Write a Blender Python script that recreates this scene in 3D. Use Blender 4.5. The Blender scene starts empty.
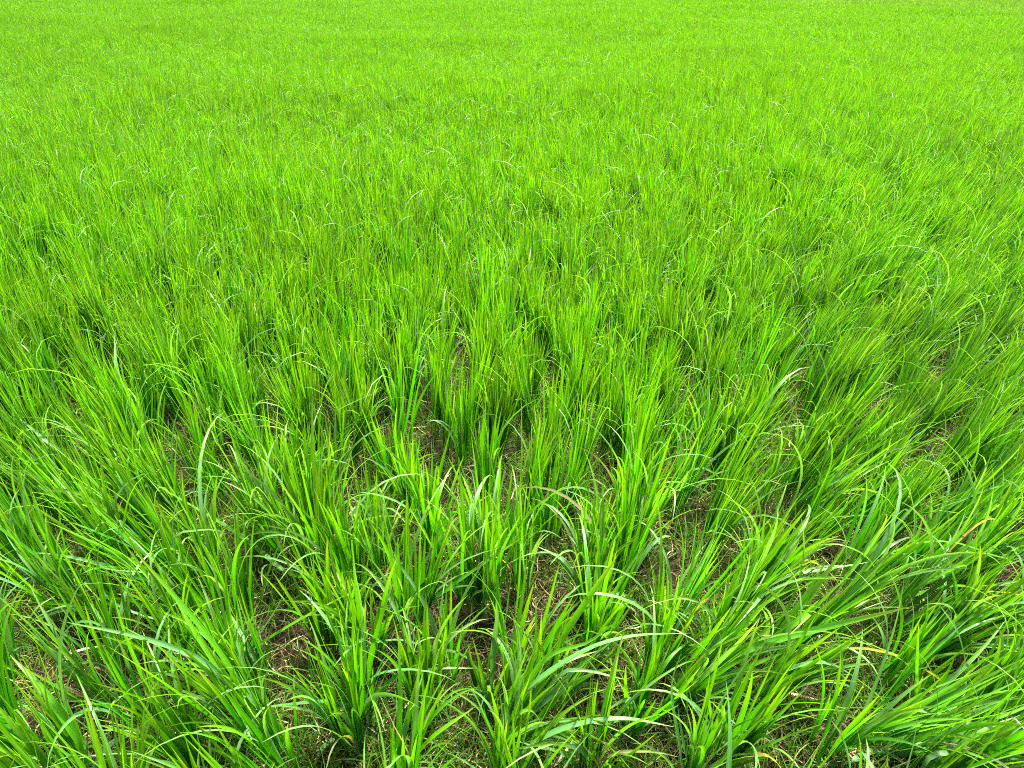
import bpy, math, numpy as np
from mathutils import Matrix, Vector, Euler

rng = np.random.default_rng(7)
R = math.radians
scene = bpy.context.scene
COL = scene.collection

# ------------------------------------------------------------------ camera
W, H = 1024, 768
CAM_H, PITCH, HFOV = 1.5, 28.3, 67.0
F = (W / 2) / math.tan(R(HFOV / 2))
cam = bpy.data.cameras.new("camera")
cam.sensor_width = 36.0
cam.lens = 18.0 / math.tan(R(HFOV / 2))
cam.clip_start = 0.02
cam.clip_end = 3000
co = bpy.data.objects.new("camera", cam)
co.location = (0, 0, CAM_H)
co.rotation_euler = (R(90 - PITCH), 0, 0)
COL.objects.link(co)
scene.camera = co
CP, SP = math.cos(R(PITCH)), math.sin(R(PITCH))


def ray(px, py):
    a, b = (px - W / 2) / F, (H / 2 - py) / F
    return np.array([a, CP + b * SP, -SP + b * CP])


def ground(px, py, z=0.0):
    d = ray(px, py)
    t = (z - CAM_H) / d[2]
    return np.array([d[0] * t, d[1] * t, z])


def at_depth(px, py, y):
    d = ray(px, py)
    t = y / d[1]
    return np.array([d[0] * t, y, CAM_H + d[2] * t])


def project(x, y, z):
    dx, dy, dz = x, y, z - CAM_H
    f = dy * CP - dz * SP
    u = dy * SP + dz * CP
    return W / 2 + F * dx / f, H / 2 - F * u / f, f


# ------------------------------------------------------------------ helpers
def sm(a, b, x):
    t = np.clip((x - a) / (b - a), 0, 1)
    return t * t * (3 - 2 * t)


def noise2(x, y, f, seed):
    r = np.random.default_rng(seed)
    out = 0
    for k in range(5):
        a = r.uniform(0, 2 * math.pi)
        g = f * r.uniform(0.6, 1.7)
        out = out + np.sin(g * (x * math.cos(a) + y * math.sin(a)) + r.uniform(0, 6.28))
    return out / 2.6


def make_mesh(name, verts, faces, bv, tt, mat, smooth=True, strip=True):
    """verts (N,3), faces (M,4) quads, per-vertex leaf random and position along the leaf"""
    me = bpy.data.meshes.new(name)
    nv, nf = len(verts), len(faces)
    me.vertices.add(nv)
    me.vertices.foreach_set("co", np.ascontiguousarray(verts, dtype=np.float32).ravel())
    me.loops.add(nf * 4)
    me.loops.foreach_set("vertex_index", np.ascontiguousarray(faces, dtype=np.int32).ravel())
    me.polygons.add(nf)
    me.polygons.foreach_set("loop_start", np.arange(0, nf * 4, 4, dtype=np.int32))
    me.polygons.foreach_set("use_smooth", np.full(nf, smooth, dtype=bool))
    across = np.tile(np.array([1.0, 0.0, 1.0]), nv // 3 + 1)[:nv] if strip else np.zeros(nv)
    for nm, arr in (("leaf_random", bv), ("leaf_along", tt), ("leaf_across", across)):
        at = me.attributes.new(nm, 'FLOAT', 'POINT')
        at.data.foreach_set("value", np.ascontiguousarray(arr, dtype=np.float32))
    me.update(calc_edges=True)
    me.validate()
    me.materials.append(mat)
    return me


def add(name, me, parent=None):
    o = bpy.data.objects.new(name, me)
    COL.objects.link(o)
    if parent:
        o.parent = parent
    return o


def ribbon(P, width, twist, fold, bv, prof):
    """P (B,S,3) centre lines -> folded ribbons three vertices wide. prof (S,) or (B,S) width profile"""
    B, S, _ = P.shape
    T = np.gradient(P, axis=1)
    T /= np.linalg.norm(T, axis=2, keepdims=True) + 1e-9
    ch = P[:, -1] - P[:, 0]
    side = np.stack([-ch[:, 1], ch[:, 0], np.zeros(B)], 1)
    ln = np.linalg.norm(side, axis=1, keepdims=True)
    side = np.where(ln > 1e-5, side / (ln + 1e-9), np.array([1.0, 0, 0]))
    side = np.repeat(side[:, None, :], S, 1)
    side = side - T * np.sum(side * T, 2, keepdims=True)
    side /= np.linalg.norm(side, axis=2, keepdims=True) + 1e-9
    nrm = np.cross(T, side)
    s = np.linspace(0, 1, S)
    ang = twist[:, 0][:, None] + twist[:, 1][:, None] * s[None]
    ca, sa = np.cos(ang)[..., None], np.sin(ang)[..., None]
    side, nrm = side * ca + nrm * sa, nrm * ca - side * sa
    if prof.ndim == 1:
        prof = prof[None]
    w = (width[:, None] * prof)[..., None] * 0.5
    L, Rr = P - side * w, P + side * w
    M = P - nrm * w * fold[:, None, None]
    V = np.stack([L, M, Rr], 2)                      # B,S,3,3
    base = (np.arange(B) * S * 3)[:, None, None]
    k = (np.arange(S - 1) * 3)[None, :, None]
    q = np.array([[0, 1, 4, 3], [1, 2, 5, 4]])
    faces = (base[..., None] + k[..., None] + q[None, None]).reshape(-1, 4)
    bvv = np.repeat(bv, S * 3)
    tt = np.tile(np.repeat(s, 3), B)
    return V.reshape(-1, 3), faces, bvv, tt


def leaf_profile(S):
    s = np.linspace(0, 1, S)
    p = (0.42 + 0.58 * sm(0.0, 0.38, s)) * np.clip(1 - s ** 2.6, 0, 1) ** 0.85
    p[-1] = 0.03
    return p


def leaf_paths(bx, by, az, th0, bend, length, S, pw=1.8, z0=None, wob=None):
    B = len(bx)
    s = np.linspace(0, 1, S)
    sm_ = (s[1:] + s[:-1]) / 2
    th = th0[:, None] + bend[:, None] * sm_[None] ** pw
    az_ = az[:, None] + (0 if wob is None else wob[:, None] * sm_[None])
    ds = length[:, None] / (S - 1)
    dx, dy, dz = np.sin(th) * np.cos(az_) * ds, np.sin(th) * np.sin(az_) * ds, np.cos(th) * ds
    P = np.zeros((B, S, 3))
    P[:, 1:, 0], P[:, 1:, 1], P[:, 1:, 2] = dx.cumsum(1), dy.cumsum(1), dz.cumsum(1)
    P[..., 0] += bx[:, None]
    P[..., 1] += by[:, None]
    if z0 is not None:
        P[..., 2] += z0[:, None]
    return P


def tuft_arrays(r, tillers, height, width, S, open_=1.0, arch=0.28, dead=0.01):
    """one clump standing upright at the origin: shoots from a small base, three to five leaves on each"""
    bx, by, az, th, bd, ln, wd, z0, lv = [], [], [], [], [], [], [], [], []
    for _ in range(tillers):
        rad = 0.028 * math.sqrt(r.uniform(0.02, 1)) * open_
        a = r.uniform(0, 6.283)
        x, y = rad * math.cos(a), rad * math.sin(a)
        lean = abs(r.normal(0.0, 0.13)) * open_ + rad * 1.8
        h = height * r.uniform(0.72, 1.08)
        for k in range(r.integers(3, 6)):
            up = r.uniform(0.0, 0.2) * h
            bx.append(x + math.cos(a) * math.sin(lean) * up)
            by.append(y + math.sin(a) * math.sin(lean) * up)
            z0.append(-0.01 + math.cos(lean) * up)
            az.append(a + r.normal(0, 0.9))
            t = max(0.0, lean * r.uniform(0.5, 1.2) + r.normal(0, 0.06))
            th.append(t)
            kind = r.random()
            lv.append(r.uniform(0, 0.885) if kind < 1 - 0.68 * arch else r.uniform(0.89, 0.993) if kind < 1 - dead else r.uniform(0.994, 1.0))  # arching leaves mostly draw the painted-sheen colours, a few the tan
            if kind < 1 - arch:
                bd.append(abs(r.normal(0.09, 0.12)))
                ln.append(h * r.uniform(0.66, 1.05))
            elif kind < 1 - 0.38 * arch:
                bd.append(r.uniform(0.4, 1.1))
                ln.append(h * r.uniform(0.65, 1.1))
            else:
                bd.append(r.uniform(1.3, 2.5))
                ln.append(h * r.uniform(0.5, 1.1 + 0.25 * (arch > 0.3)))
            wd.append(width * r.uniform(0.6, 1.2))
    A = lambda v: np.array(v)
    B = len(bx)
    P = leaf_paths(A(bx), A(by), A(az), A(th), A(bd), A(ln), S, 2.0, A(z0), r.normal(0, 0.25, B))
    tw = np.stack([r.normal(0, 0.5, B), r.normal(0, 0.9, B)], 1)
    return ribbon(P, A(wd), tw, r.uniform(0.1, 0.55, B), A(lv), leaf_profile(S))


# ------------------------------------------------------------------ materials
def leaf_material(name, stops, trans, trans_fac, tip, tip_from, rough, spec, patch=0.13):
    m = bpy.data.materials.new(name)
    m.use_nodes = True
    nt = m.node_tree
    nt.nodes.clear()
    N, L = nt.nodes.new, nt.links.new
    out = N("ShaderNodeOutputMaterial")
    a1 = N("ShaderNodeAttribute"); a1.attribute_name = "leaf_random"
    a2 = N("ShaderNodeAttribute"); a2.attribute_name = "leaf_along"
    ramp = N("ShaderNodeValToRGB")
    cr = ramp.color_ramp
    while len(cr.elements) < len(stops):
        cr.elements.new(0.5)
    for e, (p, c) in zip(cr.elements, stops):
        e.position = p
        e.color = (*c, 1)
    L(a1.outputs["Fac"], ramp.inputs[0])
    # plant to plant and patch to patch hue differences
    oi = N("ShaderNodeObjectInfo")
    geo = N("ShaderNodeNewGeometry")
    nz = N("ShaderNodeTexNoise"); nz.inputs["Scale"].default_value = 0.55; nz.inputs["Detail"].default_value = 3
    L(geo.outputs["Position"], nz.inputs["Vector"])
    mr = N("ShaderNodeMapRange")
    mr.inputs["From Min"].default_value = 0.3; mr.inputs["From Max"].default_value = 0.7
    mr.inputs["To Min"].default_value = 1 - patch; mr.inputs["To Max"].default_value = 1 + patch
    L(nz.outputs["Fac"], mr.inputs["Value"])
    mr2 = N("ShaderNodeMapRange")
    mr2.inputs["To Min"].default_value = 0.8; mr2.inputs["To Max"].default_value = 1.2
    L(oi.outputs["Random"], mr2.inputs["Value"])
    mul = N("ShaderNodeMath"); mul.operation = 'MULTIPLY'
    L(mr.outputs[0], mul.inputs[0]); L(mr2.outputs[0], mul.inputs[1])
    # fine streaks along the veins
    hsv = N("ShaderNodeHueSaturation")
    L(ramp.outputs[0], hsv.inputs["Color"]); L(mul.outputs[0], hsv.inputs["Value"])
    mr3 = N("ShaderNodeMapRange")
    mr3.inputs["To Min"].default_value = 0.494; mr3.inputs["To Max"].default_value = 0.507
    L(oi.outputs["Random"], mr3.inputs["Value"]); L(mr3.outputs[0], hsv.inputs["Hue"])
    tr = N("ShaderNodeMapRange"); tr.interpolation_type = 'SMOOTHSTEP'
    tr.inputs["From Min"].default_value = tip_from; tr.inputs["From Max"].default_value = 1.0
    L(a2.outputs["Fac"], tr.inputs["Value"])
    wn = N("ShaderNodeTexWhiteNoise"); wn.noise_dimensions = '1D'
    L(a1.outputs["Fac"], wn.inputs["W"])
    tm = N("ShaderNodeMath"); tm.operation = 'MULTIPLY'
    L(tr.outputs[0], tm.inputs[0]); L(wn.outputs["Value"], tm.inputs[1])
    mix = N("ShaderNodeMix"); mix.data_type = 'RGBA'
    L(tm.outputs[0], mix.inputs["Factor"]); L(hsv.outputs[0], mix.inputs[6]); mix.inputs[7].default_value = (*tip, 1)
    # pale midrib and faint veins
    a3 = N("ShaderNodeAttribute"); a3.attribute_name = "leaf_across"
    rib = N("ShaderNodeValToRGB")
    e = rib.color_ramp.elements
    e[0].position, e[0].color = 0.0, (1.35, 1.3, 2.2, 1)
    e[1].position, e[1].color = 0.2, (0.92, 0.92, 0.92, 1)
    for q, v in ((0.4, 1.06), (0.6, 0.93), (0.8, 1.06), (1.0, 0.95)):
        x = e.new(q); x.color = (v, v, v, 1)
    L(a3.outputs["Fac"], rib.inputs[0])
    rm = N("ShaderNodeMix"); rm.data_type = 'RGBA'; rm.blend_type = 'MULTIPLY'
    rm.inputs["Factor"].default_value = 1
    L(mix.outputs[2], rm.inputs[6]); L(rib.outputs[0], rm.inputs[7])
    mix = rm
    p = N("ShaderNodeBsdfPrincipled")
    L(mix.outputs[2], p.inputs["Base Color"])
    p.inputs["Roughness"].default_value = rough
    p.inputs["Specular IOR Level"].default_value = spec
    t = N("ShaderNodeBsdfTranslucent")
    tmx = N("ShaderNodeMix"); tmx.data_type = 'RGBA'; tmx.blend_type = 'MULTIPLY'
    tmx.inputs["Factor"].default_value = 1
    L(mix.outputs[2], tmx.inputs[6]); tmx.inputs[7].default_value = (*trans, 1)
    L(tmx.outputs[2], t.inputs["Color"])
    ms = N("ShaderNodeMixShader"); ms.inputs[0].default_value = trans_fac
    L(p.outputs[0], ms.inputs[1]); L(t.outputs[0], ms.inputs[2])
    L(ms.outputs[0], out.inputs["Surface"])
    return m


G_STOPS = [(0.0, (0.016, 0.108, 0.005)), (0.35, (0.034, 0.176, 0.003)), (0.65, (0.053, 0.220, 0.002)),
           (0.885, (0.080, 0.252, 0.002)), (0.895, (0.070, 0.205, 0.045)), (0.993, (0.115, 0.265, 0.080)), (0.994, (0.18, 0.16, 0.075)), (1.0, (0.30, 0.26, 0.14))]  # pale stops before the tan ones paint the sheen of arching leaves
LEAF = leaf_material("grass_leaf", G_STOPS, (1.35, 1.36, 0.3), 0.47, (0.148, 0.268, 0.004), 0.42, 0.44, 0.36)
FAR = leaf_material("greyer_grass_leaf", [(0, (0.032, 0.125, 0.012)), (0.5, (0.062, 0.195, 0.012)), (1, (0.10, 0.24, 0.026))],
                    (1.35, 1.35, 0.5), 0.45, (0.15, 0.26, 0.02), 0.45, 0.45, 0.4)
PALE = leaf_material("sheen_tinted_leaf", [(0, (0.046, 0.15, 0.026)), (0.5, (0.066, 0.19, 0.036)), (1, (0.10, 0.23, 0.060))],
                     (1.2, 1.2, 0.5), 0.34, (0.15, 0.23, 0.06), 0.6, 0.52, 0.34, 0.1)  # sky sheen on arched leaf backs put into the paler, bluer base colour
BRIGHT = leaf_material("bright_leaf", [(0, (0.050, 0.195, 0.004)), (0.5, (0.070, 0.232, 0.004)), (1, (0.100, 0.258, 0.005))],
                       (1.35, 1.33, 0.4), 0.45, (0.21, 0.23, 0.02), 0.7, 0.42, 0.42, 0.1)
DRY = leaf_material("dry_leaf", [(0, (0.20, 0.12, 0.05)), (0.5, (0.34, 0.25, 0.12)), (1, (0.50, 0.42, 0.27))],
                    (1.1, 1.0, 0.8), 0.2, (0.4, 0.3, 0.16), 0.5, 0.7, 0.2, 0.2)
STRAW = leaf_material("rotting_straw", [(0, (0.02, 0.012, 0.005)), (0.6, (0.05, 0.033, 0.011)), (0.85, (0.15, 0.11, 0.04)), (1, (0.42, 0.35, 0.17))],
                      (1.1, 1.0, 0.8), 0.1, (0.2, 0.14, 0.07), 0.5, 0.75, 0.2, 0.25)
WEED = leaf_material("low_grass_leaf", [(0, (0.026, 0.11, 0.008)), (0.5, (0.048, 0.17, 0.008)), (1, (0.09, 0.22, 0.015))],
                     (1.4, 1.2, 0.5), 0.4, (0.2, 0.2, 0.04), 0.6, 0.5, 0.35)


def soil_material():
    m = bpy.data.materials.new("damp_soil")
    m.use_nodes = True
    nt = m.node_tree
    N, L = nt.nodes.new, nt.links.new
    p = nt.nodes["Principled BSDF"]
    tc = N("ShaderNodeTexCoord")
    n1 = N("ShaderNodeTexNoise"); n1.inputs["Scale"].default_value = 28; n1.inputs["Detail"].default_value = 9; n1.inputs["Roughness"].default_value = 0.7
    L(tc.outputs["Object"], n1.inputs["Vector"])
    cr = N("ShaderNodeValToRGB")
    e = cr.color_ramp.elements
    e[0].position, e[0].color = 0.3, (0.0045, 0.0026, 0.0010, 1)
    e[1].position, e[1].color = 0.75, (0.042, 0.024, 0.008, 1)
    x = e.new(0.52); x.color = (0.0125, 0.0072, 0.0025, 1)
    L(n1.outputs["Fac"], cr.inputs[0])
    L(cr.outputs[0], p.inputs["Base Color"])
    p.inputs["Roughness"].default_value = 0.9
    p.inputs["Specular IOR Level"].default_value = 0.12
    b = N("ShaderNodeBump"); b.inputs["Strength"].default_value = 0.9; b.inputs["Distance"].default_value = 0.02
    L(n1.outputs["Fac"], b.inputs["Height"]); L(b.outputs[0], p.inputs["Normal"])
    return m


# ------------------------------------------------------------------ ground
def gz(x, y):
    near = 1 - sm(9, 14, np.hypot(x, y))
    return near * (0.012 * noise2(x, y, 9, 3) + 0.007 * noise2(x, y, 33, 4)) - 0.01


def ground_sheet():
    def axis(lo, hi, step, far):
        a = np.arange(lo, hi + 1e-6, step)
        g = np.array([1, 3, 8, 20, 60, 200, far])
        return np.concatenate([(lo - g)[::-1], a, hi + g])
    xs, ys = axis(-5, 5, 0.05, 900), axis(0, 8, 0.05, 900)
    X, Y = np.meshgrid(xs, ys)
    V = np.stack([X, Y, gz(X, Y)], -1).reshape(-1, 3)
    nx, ny = len(xs), len(ys)
    i = np.arange(nx - 1)[None] + (np.arange(ny - 1) * nx)[:, None]
    Fq = np.stack([i, i + 1, i + nx + 1, i + nx], -1).reshape(-1, 4)
    z = np.zeros(len(V))
    o = add("ground", make_mesh("ground", V, Fq, z, z, soil_material(), True, False))
    o["kind"] = "structure"


ground_sheet()


# ------------------------------------------------------------------ where clumps grow and how they lean
def lean_at(x, y):
    u = x / np.maximum(y, 0.8)
    right = sm(0.10, 0.60, u) * (0.47 - 0.26 * sm(3.0, 8.0, y))
    left = -sm(0.2, 0.6, -u) * 0.16 * (1 - sm(1.6, 3.0, y))
    lx = right + left + 0.075 * noise2(x, y, 2.2, 11)
    ly = 0.03 + 0.075 * noise2(x, y, 1.9, 12)
    return lx, ly


def height_at(x, y):
    return 0.93 + 0.12 * noise2(x, y, 1.3, 21) + 0.11 * noise2(x, y, 0.45, 22) - 0.08 * (1 - sm(1.2, 2.6, y)) - 0.16 * sm(3.0, 8.0, y)


def tilt_spin(lx, ly, spin):
    m = Matrix.Rotation(math.hypot(lx, ly), 4, Vector((-ly, lx, 0)).normalized() if abs(lx) + abs(ly) > 1e-6 else Vector((1, 0, 0)))
    return (m @ Matrix.Rotation(spin, 4, 'Z'))


HOLES = [(78, 662, 30), (298, 640, 16), (592, 690, 22), (672, 575, 20), (995, 575, 22), (415, 478, 16), (242, 392, 12),
         (458, 505, 16), (820, 705, 26), (20, 575, 16), (690, 520, 14), (640, 470, 10), (350, 700, 0), (205, 470, 14),
         (520, 640, 14), (745, 730, 18), (150, 655, 16), (530, 345, 8), (935, 540, 12), (375, 440, 10), (780, 470, 8)]
hole_g = [(ground(px, py), rr) for px, py, rr in HOLES if rr]


def in_hole(x, y):
    for g, rr in hole_g:
        depth = math.hypot(g[1], CAM_H)
        rad = rr * depth / F
        if ((x - g[0]) / rad) ** 2 + ((y - g[1]) / (rad * 1.6)) ** 2 < 1:
            return True
    return False


# ------------------------------------------------------------------ foreground clumps whose leaves stand out in the photograph
# (ground point in the photograph, shoots, height, extra sideways lean, label, [leaf: points along it, width px, look])
g_, p_, y_, d_ = "arching_leaf", "pale_leaf", "bright_leaf", "dry_leaf"
HERO = [
 ((268, 738), 11, .42, -.35, "bright clump swept to the left with two leaves over bare soil at lower left",
   [([(253, 705), (207, 635), (133, 549)], 8, y_), ([(215, 670), (150, 640), (66, 622)], 6, p_), ([(235, 690), (200, 640), (170, 590)], 8, y_)]),
 ((236, 684), 8, .36, .1, "clump with one long pale green leaf pointing up to the right across dark soil",
   [([(240, 659), (290, 625), (355, 590)], 6, g_), ([(250, 650), (280, 602), (288, 575)], 5, p_)]),
 ((356, 752), 12, .44, .0, "tall upright clump near the bottom with a flat leaf held out to the left",
   [([(345, 706), (290, 704), (227, 715)], 7, p_), ([(340, 740), (325, 745), (312, 770)], 6, p_), ([(358, 700), (354, 650), (352, 600)], 7, y_)]),
 ((322, 572), 14, .50, .0, "tallest upright clump left of centre with a broad bright leaf laid out to its left",
   [([(290, 574), (240, 535), (150, 481)], 8, y_), ([(318, 510), (313, 450), (312, 392)], 6, y_)]),
 ((155, 730), 5, .30, .0, "sparse small clump beside the bare soil patch at lower left",
   [([(153, 705), (127, 640), (112, 590)], 6, y_), ([(157, 700), (150, 670), (147, 645)], 5, g_)]),
 ((82, 775), 9, .40, -.25, "wide bladed clump in the bottom left corner leaning out to the left",
   [([(75, 735), (43, 690), (10, 655)], 10, y_), ([(97, 762), (113, 742), (153, 725)], 7, p_), ([(60, 740), (40, 715), (-10, 690)], 8, y_)]),
 ((14, 678), 8, .36, -.1, "blue green clump cut by the left edge of the picture",
   [([(10, 645), (3, 612), (-1, 588)], 9, p_), ([(20, 640), (35, 610), (55, 596)], 8, p_)]),
 ((196, 628), 9, .38, -.25, "clump with three thin pale leaves bowing left over the soil",
   [([(160, 579), (115, 570), (75, 565)], 4, p_), ([(173, 545), (200, 530), (227, 532)], 4, p_), ([(110, 600), (100, 540), (123, 525)], 4, p_)]),
 ((332, 655), 7, .36, .0, "slim clump with one yellow green leaf ending in an orange tip",
   [([(330, 625), (328, 580), (327, 537)], 6, y_)]),
 ((492, 704), 6, .28, .0, "short clump with two upright blue grey leaves near the bottom centre",
   [([(491, 668), (504, 625), (511, 577)], 9, p_), ([(494, 645), (497, 620), (496, 600)], 7, p_)]),
 ((548, 697), 8, .36, .25, "clump with one broad bright leaf standing diagonally up to the right at bottom centre",
   [([(558, 649), (581, 609), (618, 555)], 10, y_)]),
 ((498, 744), 12, .40, .45, "clump fanned out to the right with a long pale leaf arching over bottom centre",
   [([(525, 692), (581, 652), (631, 636), (692, 633)], 8, p_), ([(555, 680), (581, 670), (627, 680)], 6, p_), ([(540, 664), (588, 642), (618, 620)], 6, y_), ([(520, 700), (560, 665), (600, 650)], 7, y_)]),
 ((398, 800), 9, .36, .2, "clump at the bottom edge with one very broad bright leaf leaning right",
   [([(408, 768), (431, 738), (475, 707)], 11, y_), ([(411, 765), (394, 725), (378, 692)], 5, d_)]),
 ((505, 795), 9, .34, .3, "clump at the bottom edge with a low pale leaf arching to the right",
   [([(515, 758), (558, 730), (618, 718), (675, 727)], 7, p_), ([(508, 778), (504, 755), (498, 740)], 9, p_)]),
 ((424, 728), 10, .38, .0, "clump with two pale leaves bent over sideways below the centre",
   [([(428, 705), (414, 662), (401, 615)], 6, g_), ([(400, 690), (428, 670), (478, 668)], 5, p_), ([(395, 665), (428, 650), (468, 655)], 5, p_)]),
 ((594, 622), 9, .36, .0, "clump with a blue tinted leaf bent back to the left",
   [([(581, 592), (565, 562), (535, 545)], 6, p_)]),
 ((408, 642), 12, .42, .12, "full clump with a long straight leaf slanting up to the right with a tan tip",
   [([(420, 610), (471, 572), (530, 532)], 6, g_), ([(412, 600), (430, 575), (470, 545)], 5, y_)]),
 ((686, 792), 7, .36, .0, "narrow clump with blue grey strap leaves at the bottom edge right of centre",
   [([(680, 745), (672, 690), (682, 650)], 9, p_), ([(690, 768), (683, 740), (678, 708)], 8, p_)]),
 ((638, 728), 9, .34, .2, "yellow green clump between two soil gaps right of bottom centre",
   [([(641, 700), (650, 660), (657, 637)], 6, y_), ([(645, 700), (668, 660), (690, 640)], 6, y_)]),
 ((668, 704), 11, .38, .55, "clump with the longest bright leaf in the field running far to the right",
   [([(695, 677), (759, 645), (835, 625), (914, 606)], 9, y_), ([(700, 690), (740, 670), (790, 650)], 7, g_)]),
 ((752, 708), 10, .36, .5, "clump with a broad blue green leaf arching over a dark soil gap",
   [([(772, 677), (822, 662), (862, 682), (893, 710)], 10, p_), ([(765, 680), (800, 650), (840, 640)], 7, g_)]),
 ((862, 752), 13, .40, .6, "dense clump in the lower right combed flat towards the right",
   [([(899, 712), (949, 717), (1022, 742)], 7, p_), ([(850, 762), (880, 750), (915, 770)], 8, p_), ([(890, 715), (930, 690), (985, 670)], 8, y_)]),
 ((972, 712), 10, .38, .3, "clump near the right edge with two pale hooked leaves",
   [([(969, 679), (959, 635), (939, 604)], 8, p_), ([(992, 685), (1002, 640), (990, 618)], 6, p_)]),
 ((722, 628), 11, .40, .45, "clump with a yellow leaf stretched right and a grey leaf standing straight up",
   [([(739, 602), (775, 579), (869, 562)], 6, y_), ([(805, 605), (810, 562), (805, 542)], 6, p_)]),
 ((880, 628), 12, .42, .45, "clump with a thin leaf hooking back to the left over its neighbour",
   [([(879, 595), (872, 562), (842, 545), (809, 546)], 5, g_), ([(900, 600), (935, 560), (975, 520)], 6, y_)]),
 ((917, 724), 5, .26, .0, "small clump with one straight spear of a leaf in the lower right",
   [([(917, 695), (917, 662), (919, 622)], 6, y_)]),
 ((905, 800), 10, .36, .5, "low clump in the bottom right corner with leaves lying to the right",
   [([(930, 757), (980, 755), (1025, 760)], 7, p_), ([(935, 770), (975, 735), (1020, 715)], 8, y_)]),
 ((150, 505), 12, .44, -.1, "leafy clump at the left with one pale blue blade standing up",
   [([(150, 472), (146, 434), (144, 404)], 5, p_)]),
 ((70, 488), 12, .42, -.4, "clump near the left edge with a silvery leaf flung to the left",
   [([(64, 457), (43, 438), (18, 417)], 5, p_), ([(60, 470), (30, 455), (-6, 450)], 5, p_)]),
 ((338, 496), 9, .40, .0, "clump with one kinked pale leaf bent over to the right",
   [([(337, 466), (335, 417), (350, 404), (384, 389)], 4, p_)]),
 ((376, 552), 8, .36, .0, "thin clump with two whitish leaves curling left of centre",
   [([(372, 530), (369, 500), (368, 482)], 5, p_), ([(380, 535), (367, 510), (348, 494)], 5, p_)]),
 ((298, 566), 8, .40, -.3, "clump behind the tallest one leaning left with yellow tips",
   [([(290, 543), (258, 485), (236, 454)], 6, y_)]),
 ((625, 530), 13, .44, .05, "thick clump right of centre with a whitish leaf arched to the right",
   [([(637, 502), (654, 485), (686, 483), (722, 499)], 4, p_)]),
 ((672, 512), 9, .38, .2, "clump with one round hooped leaf right of centre",
   [([(677, 483), (700, 468), (722, 481), (726, 506)], 4, g_)]),
 ((792, 520), 12, .44, .45, "clump with a long silvery leaf slanting right across the grass behind it",
   [([(804, 498), (844, 476), (887, 452), (910, 446)], 5, p_)]),
 ((925, 545), 12, .42, .5, "clump near the right edge with a pale leaf streaming to the right",
   [([(940, 515), (975, 494), (1022, 480)], 4, p_)]),
]


def resample(pts, S):
    pts = np.array(pts, float)
    n = len(pts)
    # Catmull-Rom through the points
    ext = np.vstack([2 * pts[0] - pts[1], pts, 2 * pts[-1] - pts[-2]])
    out = []
    for i in range(n - 1):
        p0, p1, p2, p3 = ext[i:i + 4]
        for t in np.linspace(0, 1, 16, endpoint=False):
            out.append(0.5 * ((2 * p1) + (p2 - p0) * t + (2 * p0 - 5 * p1 + 4 * p2 - p3) * t * t + (3 * p1 - p0 - 3 * p2 + p3) * t ** 3))
    out.append(pts[-1])
    out = np.array(out)
    d = np.r_[0, np.linalg.norm(np.diff(out, axis=0), axis=1).cumsum()]
    q = np.linspace(0, d[-1], S)
    return np.stack([np.interp(q, d, out[:, k]) for k in range(3)], 1)


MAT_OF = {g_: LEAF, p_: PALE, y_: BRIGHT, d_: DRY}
PART_LABEL = {p_: "pale grey green leaf with a soft sheen", y_: "bright yellow green leaf", d_: "tan withered leaf", g_: "long mid green leaf"}
taken = []
hero_roots = []
for (bp, till, hgt, lean, label, leaves) in HERO:
    b = ground(*bp)
    taken.append((b[0], b[1]))
    root = bpy.data.objects.new("grass_clump", None)
    root.empty_display_size = 0.05
    root.location = (b[0], b[1], float(gz(b[0], b[1])))
    root["label"], root["category"], root["group"] = label, "grass clump", "grass clumps of the field"
    COL.objects.link(root)
    hero_roots.append(root)
    r = np.random.default_rng(int(bp[0] * 7 + bp[1]))
    V, Fq, bv, tt = tuft_arrays(r, till + 1, hgt * 0.92, 0.0108 if b[1] < 1.75 else 0.009, 12, 1.15, 0.45)
    lx, ly = lean_at(b[0], b[1])
    M = np.array(tilt_spin(0.5 * lx + lean * 0.8, ly, 0.0).to_3x3())
    V = V @ M.T
    add("leaf_tuft", make_mesh("leaf_tuft", V, Fq, bv, tt, LEAF), root)
    for pts, wpx, look in leaves:
        # the leaf climbs from the clump's base and swings slightly nearer or farther as it goes
        y0 = b[1]
        d0 = r.uniform(-0.02, 0.05)
        d1 = r.uniform(-0.06, 0.10)
        wp = [np.array([b[0] + r.normal(0, .012), y0 + r.normal(0, .012), b[2] - .005])]
        for i, (px, py) in enumerate(pts):
            f = (i + 1) / len(pts)
            w = at_depth(px, py, y0 + d0 * f + d1 * f * f)
            if w[2] < 0.035:
                w = ground(px, py, 0.035 + r.uniform(0, 0.02))
            wp.append(w)
        P = resample(wp, 22)[None] - np.array(root.location)[None, None]
        dep = math.hypot(y0, CAM_H - 0.2)
        wd = wpx * (0.92 if look == p_ else 0.88) * dep / F
        s = np.linspace(0, 1, 22)
        prof = (0.38 + 0.62 * sm(0.05, 0.5, s)) * np.clip(1 - s ** 3.4, 0, 1) ** 0.9
        prof[-1] = 0.03
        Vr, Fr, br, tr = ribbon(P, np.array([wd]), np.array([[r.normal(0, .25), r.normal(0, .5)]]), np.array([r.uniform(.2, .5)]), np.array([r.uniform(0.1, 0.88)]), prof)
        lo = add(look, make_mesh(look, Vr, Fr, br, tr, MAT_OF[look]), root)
        lo["label"] = PART_LABEL[look]

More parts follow.
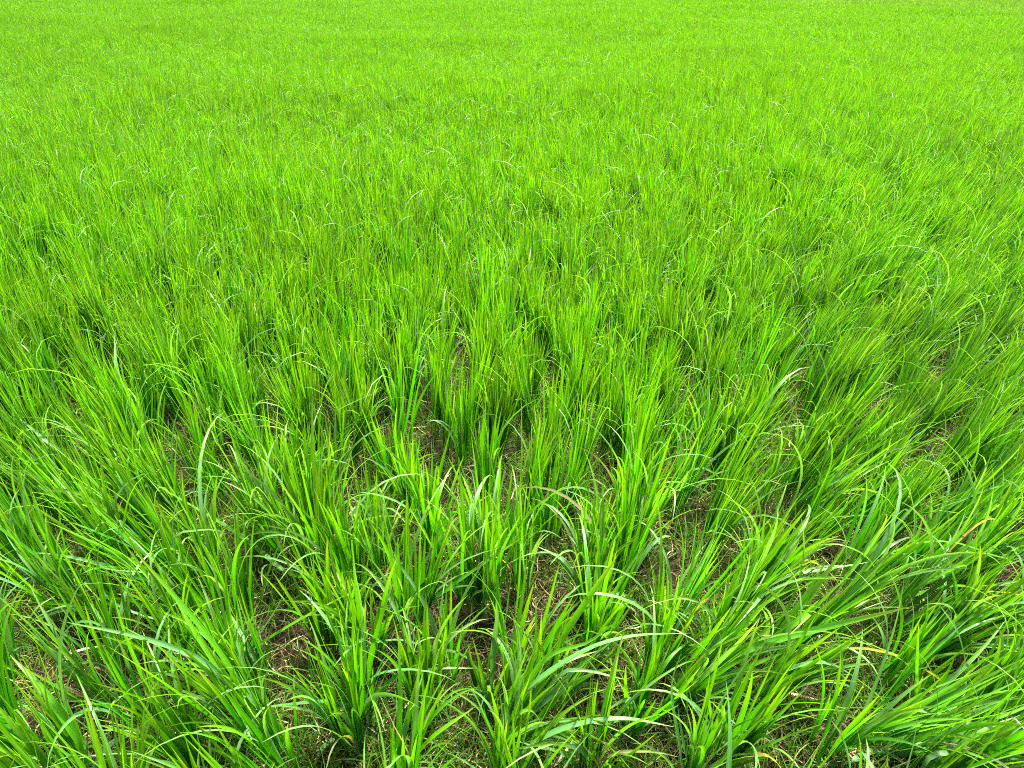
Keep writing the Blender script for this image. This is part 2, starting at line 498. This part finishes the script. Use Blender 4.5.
# ------------------------------------------------------------------ the rest of the clumps: a jittered planting grid
STEP = 0.152
pts = []
yy = 0.25
row = 0
while yy < 9.0:
    half = 0.72 * math.hypot(yy, 0.5) + 0.9
    n = int(half / STEP) + 1
    for i in range(-n, n + 1):
        x = (i + 0.5 * (row % 2)) * STEP + rng.normal(0, 0.038)
        y = yy + rng.normal(0, 0.034)
        pts.append((x, y))
    yy += STEP * 0.9
    row += 1
keep = []
ta = np.array(taken)
# farther back the stand closes up
pts += [(x, y) for x, y in zip(rng.uniform(-7.5, 7.5, 9000), rng.uniform(2.1, 9.0, 10500)) if abs(x) < 0.72 * math.hypot(y, .5) + .9 and rng.random() < 0.10 + 0.42 * (y - 2.1) / 3.4]
for x, y in pts:
    dmin = np.min(np.hypot(ta[:, 0] - x, ta[:, 1] - y))
    if dmin < 0.08 or in_hole(x, y) or rng.random() < (0.10 if y < 1.5 else 0.06 if y < 2.2 else 0.03):
        continue
    keep.append((x, y))
keep = np.array(keep)
# far part, sparser with slightly larger clumps
n_far = 110000
Y = 9.0 * np.exp(rng.random(n_far * 2) * math.log(75 / 9.0))
dens = np.where(Y < 22, 1.0, 22 / Y) * (Y / 75) ** 1.0 * 2.2
okf = rng.random(len(Y)) < dens * (75 / 75)
Y = Y[okf]
X = rng.uniform(-1, 1, len(Y)) * (0.72 * Y + 1.2)
far = np.stack([X, Y], 1)

# ------------------------------------------------------------------ clump shapes to copy
N_PROTO = 30
proto_mesh = []
for k in range(N_PROTO):
    r = np.random.default_rng(900 + k)
    arr = tuft_arrays(r, int(r.integers(9, 14)), 0.40 * r.uniform(0.9, 1.1), 0.0080 * r.uniform(0.85, 1.15), 8, r.uniform(0.55, 1.0), 0.17, 0.0)
    proto_mesh.append(make_mesh("leaf_tuft", *arr[:4], LEAF))

# the clumps that show largest in the photograph are objects of their own
px, py, fd = project(keep[:, 0], keep[:, 1], 0.25)
vis = (px > -25) & (px < W + 25) & (py < H + 45) & (fd > 0.3)
order = np.argsort(np.where(vis, fd, 1e9))
N_SINGLE = 300 - len(HERO)
single = order[:min(N_SINGLE, int(vis.sum()))]
rest_mask = np.ones(len(keep), bool)
rest_mask[single] = False
near_mesh = []
for k in range(16):
    r = np.random.default_rng(1900 + k)
    near_mesh.append(make_mesh("leaf_tuft", *tuft_arrays(r, int(r.integers(7, 12)), 0.40 * r.uniform(0.9, 1.1), 0.0112 * r.uniform(0.85, 1.2), 12, r.uniform(0.7, 1.2), 0.37)[:4], LEAF))
protos = []


def words_for(x, y, lx, hs, px, py):
    lean = "leaning right" if lx > 0.24 else "leaning left" if lx < -0.12 else "standing upright"
    size = "tall" if hs > 1.06 else "short" if hs < 0.86 else "middling"
    return f"{size} green clump {lean}, {round(px / W * 100)} percent across and {round(py / H * 100)} percent down the picture"


for j, i in enumerate(single):
    x, y = keep[i]
    lx, ly = lean_at(x, y)
    hs = float(height_at(x, y) * rng.choice([rng.uniform(0.88, 1.12), rng.uniform(0.62, 0.9)], p=[.78, .22]))
    near = y < 1.75
    o = add("grass_clump", near_mesh[j % 16] if near else proto_mesh[j % N_PROTO])
    o.location = (x, y, float(gz(x, y)))
    o.rotation_euler = tilt_spin(float(lx) + rng.normal(0, .13 if near else .08), float(ly) + rng.normal(0, .11 if near else .08), rng.uniform(0, 6.283)).to_euler()
    o.scale = (rng.uniform(.9, 1.15),) * 2 + (hs,)
    o["category"], o["group"] = "grass clump", "grass clumps of the field"
    cx, cy, _ = project(x + 0.22 * hs * math.sin(float(lx)), y, 0.2 * hs)
    o["label"] = words_for(x, y, lx, hs, float(np.clip(cx, 0, W)), float(np.clip(cy, 0, H)))
    if not near and len(protos) < N_PROTO:
        protos.append(o)

# ------------------------------------------------------------------ all the remaining clumps: two field-wide masses


def field(name, P, label, mat=None):
    x, y = P[:, 0], P[:, 1]
    lx, ly = lean_at(x, y)
    hs = height_at(x, y) * rng.uniform(0.85, 1.15, len(P))
    ws = rng.uniform(.9, 1.2, len(P)) * (1 + 0.25 * sm(15, 45, y))
    me = bpy.data.meshes.new(name)
    me.vertices.add(len(P))
    me.vertices.foreach_set("co", np.stack([x, y, gz(x, y)], 1).astype(np.float32).ravel())
    rot = np.array([tilt_spin(a, b, c).to_euler()[:] for a, b, c in zip(lx + rng.normal(0, .07, len(P)), ly + rng.normal(0, .07, len(P)), rng.uniform(0, 6.283, len(P)))], dtype=np.float32)
    scl = np.stack([ws, ws, hs], 1).astype(np.float32)
    for nm, arr in (("clump_rotation", rot), ("clump_scale", scl)):
        at = me.attributes.new(nm, 'FLOAT_VECTOR', 'POINT')
        at.data.foreach_set("vector", arr.ravel())
    at = me.attributes.new("clump_kind", 'INT', 'POINT')
    at.data.foreach_set("value", rng.integers(0, len(protos), len(P)).astype(np.int32))
    o = add(name, me)
    o["kind"] = "stuff"
    o["label"], o["category"] = label, "grass"
    ng = bpy.data.node_groups.new(name, 'GeometryNodeTree')
    ng.interface.new_socket("Geometry", in_out='INPUT', socket_type='NodeSocketGeometry')
    ng.interface.new_socket("Geometry", in_out='OUTPUT', socket_type='NodeSocketGeometry')
    N, L = ng.nodes.new, ng.links.new
    gi, go = N("NodeGroupInput"), N("NodeGroupOutput")
    jn = N("GeometryNodeJoinGeometry")
    for p in protos:
        oi = N("GeometryNodeObjectInfo")
        oi.inputs["Object"].default_value = p
        oi.transform_space = 'ORIGINAL'
        g2 = N("GeometryNodeGeometryToInstance")
        L(oi.outputs["Geometry"], g2.inputs[0])
        L(g2.outputs[0], jn.inputs[0])
    iop = N("GeometryNodeInstanceOnPoints")
    L(gi.outputs[0], iop.inputs["Points"])
    src = jn.outputs[0]
    if mat:
        st = N("GeometryNodeSetMaterial")
        st.inputs["Material"].default_value = mat
        L(src, st.inputs["Geometry"])
        src = st.outputs[0]
    L(src, iop.inputs["Instance"])
    iop.inputs["Pick Instance"].default_value = True

    def attr(nm, ty):
        a = N("GeometryNodeInputNamedAttribute")
        a.data_type = ty
        a.inputs["Name"].default_value = nm
        return [s for s in a.outputs if s.enabled and s.name == "Attribute"][0]
    L(attr("clump_kind", 'INT'), iop.inputs["Instance Index"])
    e2r = N("FunctionNodeEulerToRotation")
    L(attr("clump_rotation", 'FLOAT_VECTOR'), e2r.inputs[0])
    L(e2r.outputs[0], iop.inputs["Rotation"])
    L(attr("clump_scale", 'FLOAT_VECTOR'), iop.inputs["Scale"])
    L(iop.outputs[0], go.inputs[0])
    md = o.modifiers.new("clumps", 'NODES')
    md.node_group = ng
    return o


rest = np.vstack([keep[rest_mask], far])
# the neighbouring plot, greyer, begins along a slanting line far off on the right
pa, pb = ground(760, 0, 0.3), ground(1024, 10, 0.3)
side = (pb[0] - pa[0]) * (rest[:, 1] - pa[1]) - (pb[1] - pa[1]) * (rest[:, 0] - pa[0])
beyond = side > 0
field("grass", rest[~beyond], "closed stand of bright green grass running back to the top of the picture")
field("far_grass", rest[beyond], "greyer green grass of the next plot at the upper right", FAR)

# ------------------------------------------------------------------ low grass and rotting straw on the soil


def scatter(name, n, far_y, lng, wid, mat, label, cat, flat, S=6, power=1.6):
    r = np.random.default_rng(len(name) * 31)
    y = 0.5 + (far_y - 0.5) * r.random(n) ** power
    x = r.uniform(-1, 1, n) * (0.72 * y + 0.6)
    if not flat:      # low grass gathers in patches
        k = noise2(x, y, 5.5, 77) + r.normal(0, .6, n) > -0.5 - 0.9 * sm(1.6, 2.8, y)
        k &= ~np.array([in_hole(a, b) for a, b in zip(x, y)]) | (r.random(n) < 0.25)
        x, y = x[k], y[k]
        n = len(x)
    az = r.uniform(0, 6.283, n)
    if flat:
        th = r.uniform(1.15, 1.62, n)
        bd = r.normal(0.1, 0.5, n)
        wob = r.normal(0, 2.4, n)
        z0 = gz(x, y) + r.uniform(0.0, 0.03, n)
    else:
        th = np.abs(r.normal(0.35, 0.35, n))
        bd = np.abs(r.normal(0.7, 0.6, n))
        wob = r.normal(0, .5, n)
        z0 = gz(x, y)
    P = leaf_paths(x, y, az, th, bd, r.uniform(*lng, n), S, 1.4, z0, wob)
    if flat:
        P[..., 2] = np.maximum(P[..., 2], gz(P[..., 0], P[..., 1]) + 0.002)
    V, Fq, bv, tt = ribbon(P, r.uniform(*wid, n), np.stack([r.normal(0, .6, n), r.normal(0, 1, n)], 1), r.uniform(0, .4, n), r.random(n), leaf_profile(S))
    o = add(name, make_mesh(name, V, Fq, bv, tt, mat))
    o["kind"], o["label"], o["category"] = "stuff", label, cat


scatter("low_grass", 150000, 6.0, (0.03, 0.13), (0.0018, 0.0045), WEED, "fine low grass creeping over the soil between the clumps", "grass", False)
scatter("straw_litter", 60000, 4.5, (0.02, 0.12), (0.001, 0.0038), STRAW, "brown and tan rotting straw scattered on the soil", "straw", True, 7)

# ------------------------------------------------------------------ fallen dry leaves
DEAD = [([(50, 684), (68, 656), (112, 645)], 5, "whitish dry leaf bowed over the bare soil patch at lower left"),
        ([(778, 692), (806, 698), (830, 704)], 5, "whitish dry leaf lying in the dark soil gap at lower right"),
        ([(722, 744), (738, 736), (760, 740)], 4, "tan dry leaf on the soil at the bottom right of centre"),
        ([(264, 520), (264, 500), (262, 482)], 4, "white dry leaf standing on end left of the tallest clump"),
        ([(553, 770), (566, 752), (575, 738)], 5, "white dry leaf tip poking up at the bottom centre"),
        ([(622, 540), (624, 518), (625, 498)], 4, "reddish tan dry stalk in front of the thick clump right of centre"),
        ([(895, 455), (870, 468), (856, 490)], 4, "pale dry leaf hanging among the leaning clumps at the right"),
        ([(95, 668), (118, 672), (136, 664)], 4, "curled brown leaf lying on the bare soil patch at lower left")]
for k, (pp, wpx, label) in enumerate(DEAD):
    r = np.random.default_rng(50 + k)
    b = ground(*pp[0], 0.0)
    flat = abs(pp[-1][1] - pp[0][1]) < 25
    wp = [ground(*q, 0.012 + 0.03 * math.sin(math.pi * i / (len(pp) - 1))) if flat else at_depth(*q, b[1] + .02 * i) for i, q in enumerate(pp)]
    P = resample(wp, 16)
    P[:, 2] += 0.004
    o_loc = P[0].copy()
    s = np.linspace(0, 1, 16)
    prof = (0.4 + 0.6 * sm(0, .4, s)) * np.clip(1 - s ** 3, 0, 1) ** .8
    prof[-1] = .04
    V, Fq, bv, tt = ribbon((P - o_loc)[None], np.array([wpx * math.hypot(b[1], CAM_H) / F]), np.array([[r.normal(0, .4), r.normal(0, 1.2)]]), np.array([.5]), np.array([[.95, .9, .6, 1., 1., .3, .9, .2][k]]), prof)
    o = add("dry_leaf", make_mesh("dry_leaf", V, Fq, bv, tt, DRY))
    o.location = o_loc
    o["label"], o["category"], o["group"] = label, "dry leaf", "dry leaves among the clumps"

# ------------------------------------------------------------------ light
SUN_EL, SUN_AZ = 62.0, 25.0       # azimuth clockwise from +Y (the viewing direction)
w = bpy.data.worlds.new("World")
scene.world = w
w.use_nodes = True
nt = w.node_tree
sky = nt.nodes.new("ShaderNodeTexSky")
sky.sky_type = 'NISHITA'
sky.sun_disc = False
sky.sun_elevation = R(SUN_EL)
sky.sun_rotation = R(SUN_AZ)
sky.dust_density = 6.0
sky.air_density = 1.0
hs = nt.nodes.new("ShaderNodeHueSaturation")
hs.inputs["Saturation"].default_value = 0.35
nt.links.new(sky.outputs[0], hs.inputs["Color"])
nt.links.new(hs.outputs[0], nt.nodes["Background"].inputs["Color"])
nt.nodes["Background"].inputs["Strength"].default_value = 0.1
sun = bpy.data.lights.new("sun", 'SUN')
sun.energy = 4.0
sun.angle = R(7)
sun.color = (1.0, 0.95, 0.86)
so = bpy.data.objects.new("sun", sun)
d = Vector((math.sin(R(SUN_AZ)) * math.cos(R(SUN_EL)), math.cos(R(SUN_AZ)) * math.cos(R(SUN_EL)), math.sin(R(SUN_EL))))
so.rotation_euler = d.to_track_quat('Z', 'Y').to_euler()
so.location = (0, 0, 10)
COL.objects.link(so)

vs = scene.view_settings
vs.view_transform = 'Standard'
vs.look = 'None'
vs.exposure = 2.5
vs.gamma = 1.0
scene.cycles.use_denoising = False
scene.cycles.pixel_filter_type = 'BLACKMAN_HARRIS'
scene.cycles.filter_width = 1.0
scene.cycles.max_bounces = 8
scene.cycles.transmission_bounces = 6
scene.cycles.diffuse_bounces = 5
